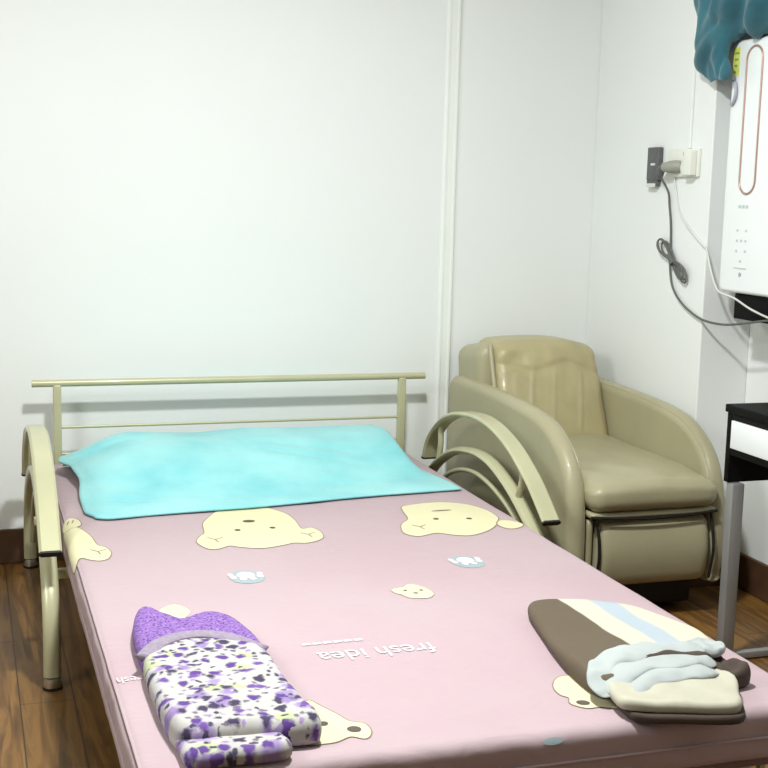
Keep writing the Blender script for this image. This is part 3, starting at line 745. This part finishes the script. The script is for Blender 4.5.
# ------------------------------------------------------------------ teal cloth over the heater
bm = bmesh.new()
def ellip(c, r):
    rr = bmesh.ops.create_uvsphere(bm, u_segments=28, v_segments=20, radius=1)
    for v in rr['verts']: v.co = Vector((c[0]+v.co.x*r[0], c[1]+v.co.y*r[1], c[2]+v.co.z*r[2]))
ellip((1.905, -0.765, 1.80), (0.030, 0.085, 0.17))
ellip((1.905, -0.785, 1.68), (0.030, 0.085, 0.115))
ellip((1.903, -0.832, 1.612), (0.026, 0.052, 0.050))
ellip((1.93, -0.86, 1.84), (0.06, 0.15, 0.15))
ellip((1.99, -0.96, 1.80), (0.10, 0.20, 0.11))
ellip((2.0, -1.08, 1.77), (0.09, 0.16, 0.078))
ellip((1.95, -0.80, 1.95), (0.06, 0.12, 0.12))
me = bpy.data.meshes.new('tmp'); bm.to_mesh(me); bm.free(); tmp = bpy.data.objects.new('tmp', me); C.objects.link(tmp)
md = tmp.modifiers.new('r', 'REMESH'); md.mode = 'VOXEL'; md.voxel_size = 0.006
m2 = tmp.modifiers.new('s', 'SMOOTH'); m2.iterations = 14; m2.factor = 0.6
dg = bpy.context.evaluated_depsgraph_get(); dg.update(); me2 = bpy.data.meshes.new_from_object(tmp.evaluated_get(dg)); bpy.data.objects.remove(tmp)
bm = bmesh.new(); bm.from_mesh(me2); bpy.data.meshes.remove(me2); bm.normal_update()
for v in bm.verts:
    p = v.co; a = 0
    # hanging folds: mostly vertical on the drop, swinging diagonal near the bottom
    s = noise.noise(Vector((p.x*6, p.y*15 + 1.2*math.sin(p.z*7), p.z*3)))
    a += 0.026*(abs(s)*2-0.5)
    s2 = noise.noise(Vector((p.x*8, (p.y+p.z)*13, (p.z-p.y)*4+5)))
    a += 0.013*(abs(s2)*2-0.4)
    n_ = v.normal
    v.co = p + n_*a
for v in bm.verts:
    p = v.co
    if p.y > YG-0.006 and p.x > XC-0.008: p.x = XC-0.008
    if p.x > XR-0.01: p.x = XR-0.01
    # never inside the heater body
    if p.x > 1.935 and p.z < 1.698 and p.y < -0.815:
        dx = p.x-1.935; dz = 1.698-p.z
        if p.x < 1.96 and dx < dz: p.x = 1.944
        else: p.z = 1.698
bmesh.ops.smooth_vert(bm, verts=bm.verts[:], factor=0.3)
cl = finish('draped_cloth', bm, M['teal'], None, True, 3.1)
cl['label'] = 'crumpled teal cloth draped over the top corner of the white water heater'; cl['category'] = 'cloth'

# ------------------------------------------------------------------ socket, plug, holder, cords
so = thing('wall_socket', 'ivory double socket plate on the right wall beside the dark remote holder', 'socket', (1.94, -0.6, 1.34))
bx('socket_plate', M['socket'], so, 1.929, 1.9395, -0.705, -0.525, 1.296, 1.383, bev=0.003)
bx('plug_adapter', M['socket'], so, 1.905, 1.929, -0.698, -0.655, 1.300, 1.378, bev=0.003)
for y in (-0.62, -0.632): bx('socket_slot', M['seam'], so, 1.9283, 1.9295, y, y+0.003, 1.362, 1.374)
rh = thing('remote_control', 'dark grey remote control clipped to the right wall left of the socket', 'remote control', (1.93, -0.43, 1.27))
bx('remote_body', M['holder'], rh, 1.920, 1.938, -0.480, -0.408, 1.285, 1.393, bev=0.004)
bx('remote_foot', M['holder'], rh, 1.920, 1.938, -0.474, -0.412, 1.268, 1.286, bev=0.003)
bx('remote_window', M['wcord'], rh, 1.9185, 1.9205, -0.462, -0.435, 1.334, 1.341)
bx('remote_tip', M['wcord'], rh, 1.9185, 1.9200, -0.470, -0.415, 1.264, 1.276)
# dark cord with tied loops
cd = thing('appliance_cable', 'dark grey plug cable from the socket, tied in loops, running under the heater', 'cord', (1.93, -0.6, 0.86))
bm = bmesh.new(); tube(bm, [(1.9285, -0.60, 1.328), (1.918, -0.595, 1.328), (1.905, -0.575, 1.327), (1.898, -0.555, 1.326)], [0.020, 0.021, 0.019, 0.014], seg=18); finish('plug_body', bm, M['plug'], cd)
bm = bmesh.new(); tube(bm, [(1.9285, -0.642, 1.325), (1.914, -0.640, 1.325)], [0.019, 0.017], seg=18); finish('plug_cap', bm, M['socket'], cd)
bm = bmesh.new(); tube(bm, [(1.899, -0.552, 1.330), (1.899, -0.536, 1.318), (1.905, -0.530, 1.295)], [0.013, 0.014, 0.006], seg=12); finish('strain_relief', bm, M['cord'], cd)
cp = [(1.906, -0.530, 1.293), (1.925, -0.545, 1.25), (1.930, -0.549, 1.207), (1.932, -0.560, 1.15), (1.932, -0.566, 1.096), (1.932, -0.569, 1.025), (1.932, -0.590, 0.953), (1.931, -0.65, 0.904), (1.930, -0.735, 0.871), (1.935, -0.80, 0.857), (1.960, -0.86, 0.853), (1.964, -0.95, 0.866), (1.963, -1.06, 0.885), (1.962, -1.12, 0.893)]
bm = bmesh.new(); tube(bm, smoothpath(cp, 10), 0.0036, seg=10); finish('cord_run', bm, M['cord'], cd)
for dy, dz, L in ((0, 0, 1.0), (0.012, 0.004, 0.9), (-0.012, 0.002, 0.85)):
    lp = []
    c0 = Vector((1.926, -0.59+dy, 1.032+dz)); ax = Vector((0, -0.090, -0.060))*L; bx_ = Vector((0, 0.018, -0.026))
    for k in range(41):
        t = 2*math.pi*k/40; lp.append(c0 + ax*math.cos(t) + bx_*math.sin(2*t)*0.55 + Vector((0.003*math.sin(t), 0, 0)))
    bm = bmesh.new(); tube(bm, lp, 0.0032, seg=8, caps=False); finish('cord_loop', bm, M['cord'], cd)
bm = bmesh.new(); tube(bm, [(1.926, -0.572, 1.048), (1.926, -0.602, 1.022)], 0.011, seg=10); finish('cord_tie', bm, M['cord'], cd)
wc = thing('white_cable', 'thin white cable from the socket across the column to under the water heater', 'cable', (1.93, -0.8, 0.95))
cp = [(1.934, -0.562, 1.296), (1.936, -0.575, 1.25), (1.936, -0.60, 1.19), (1.936, -0.663, 1.137), (1.936, -0.745, 1.09), (1.934, -0.775, 1.075), (1.935, -0.80, 1.02), (1.940, -0.825, 0.97), (1.942, -0.85, 0.950), (1.948, -0.918, 0.938), (1.952, -0.998, 0.913), (1.960, -1.09, 0.893), (1.965, -1.18, 0.885)]
bm = bmesh.new(); tube(bm, smoothpath(cp, 10), 0.0032, seg=10); finish('cable_run', bm, M['wcord'], wc)
bm = bmesh.new(); box(bm, 1.932, 1.9395, -0.646, -0.632, 1.384, 2.54, 0.002); t_ = finish('cable_duct', bm, M['trim'], None)
t_['label'] = 'slim white cable duct running up the wall above the socket'; t_['category'] = 'cable duct'
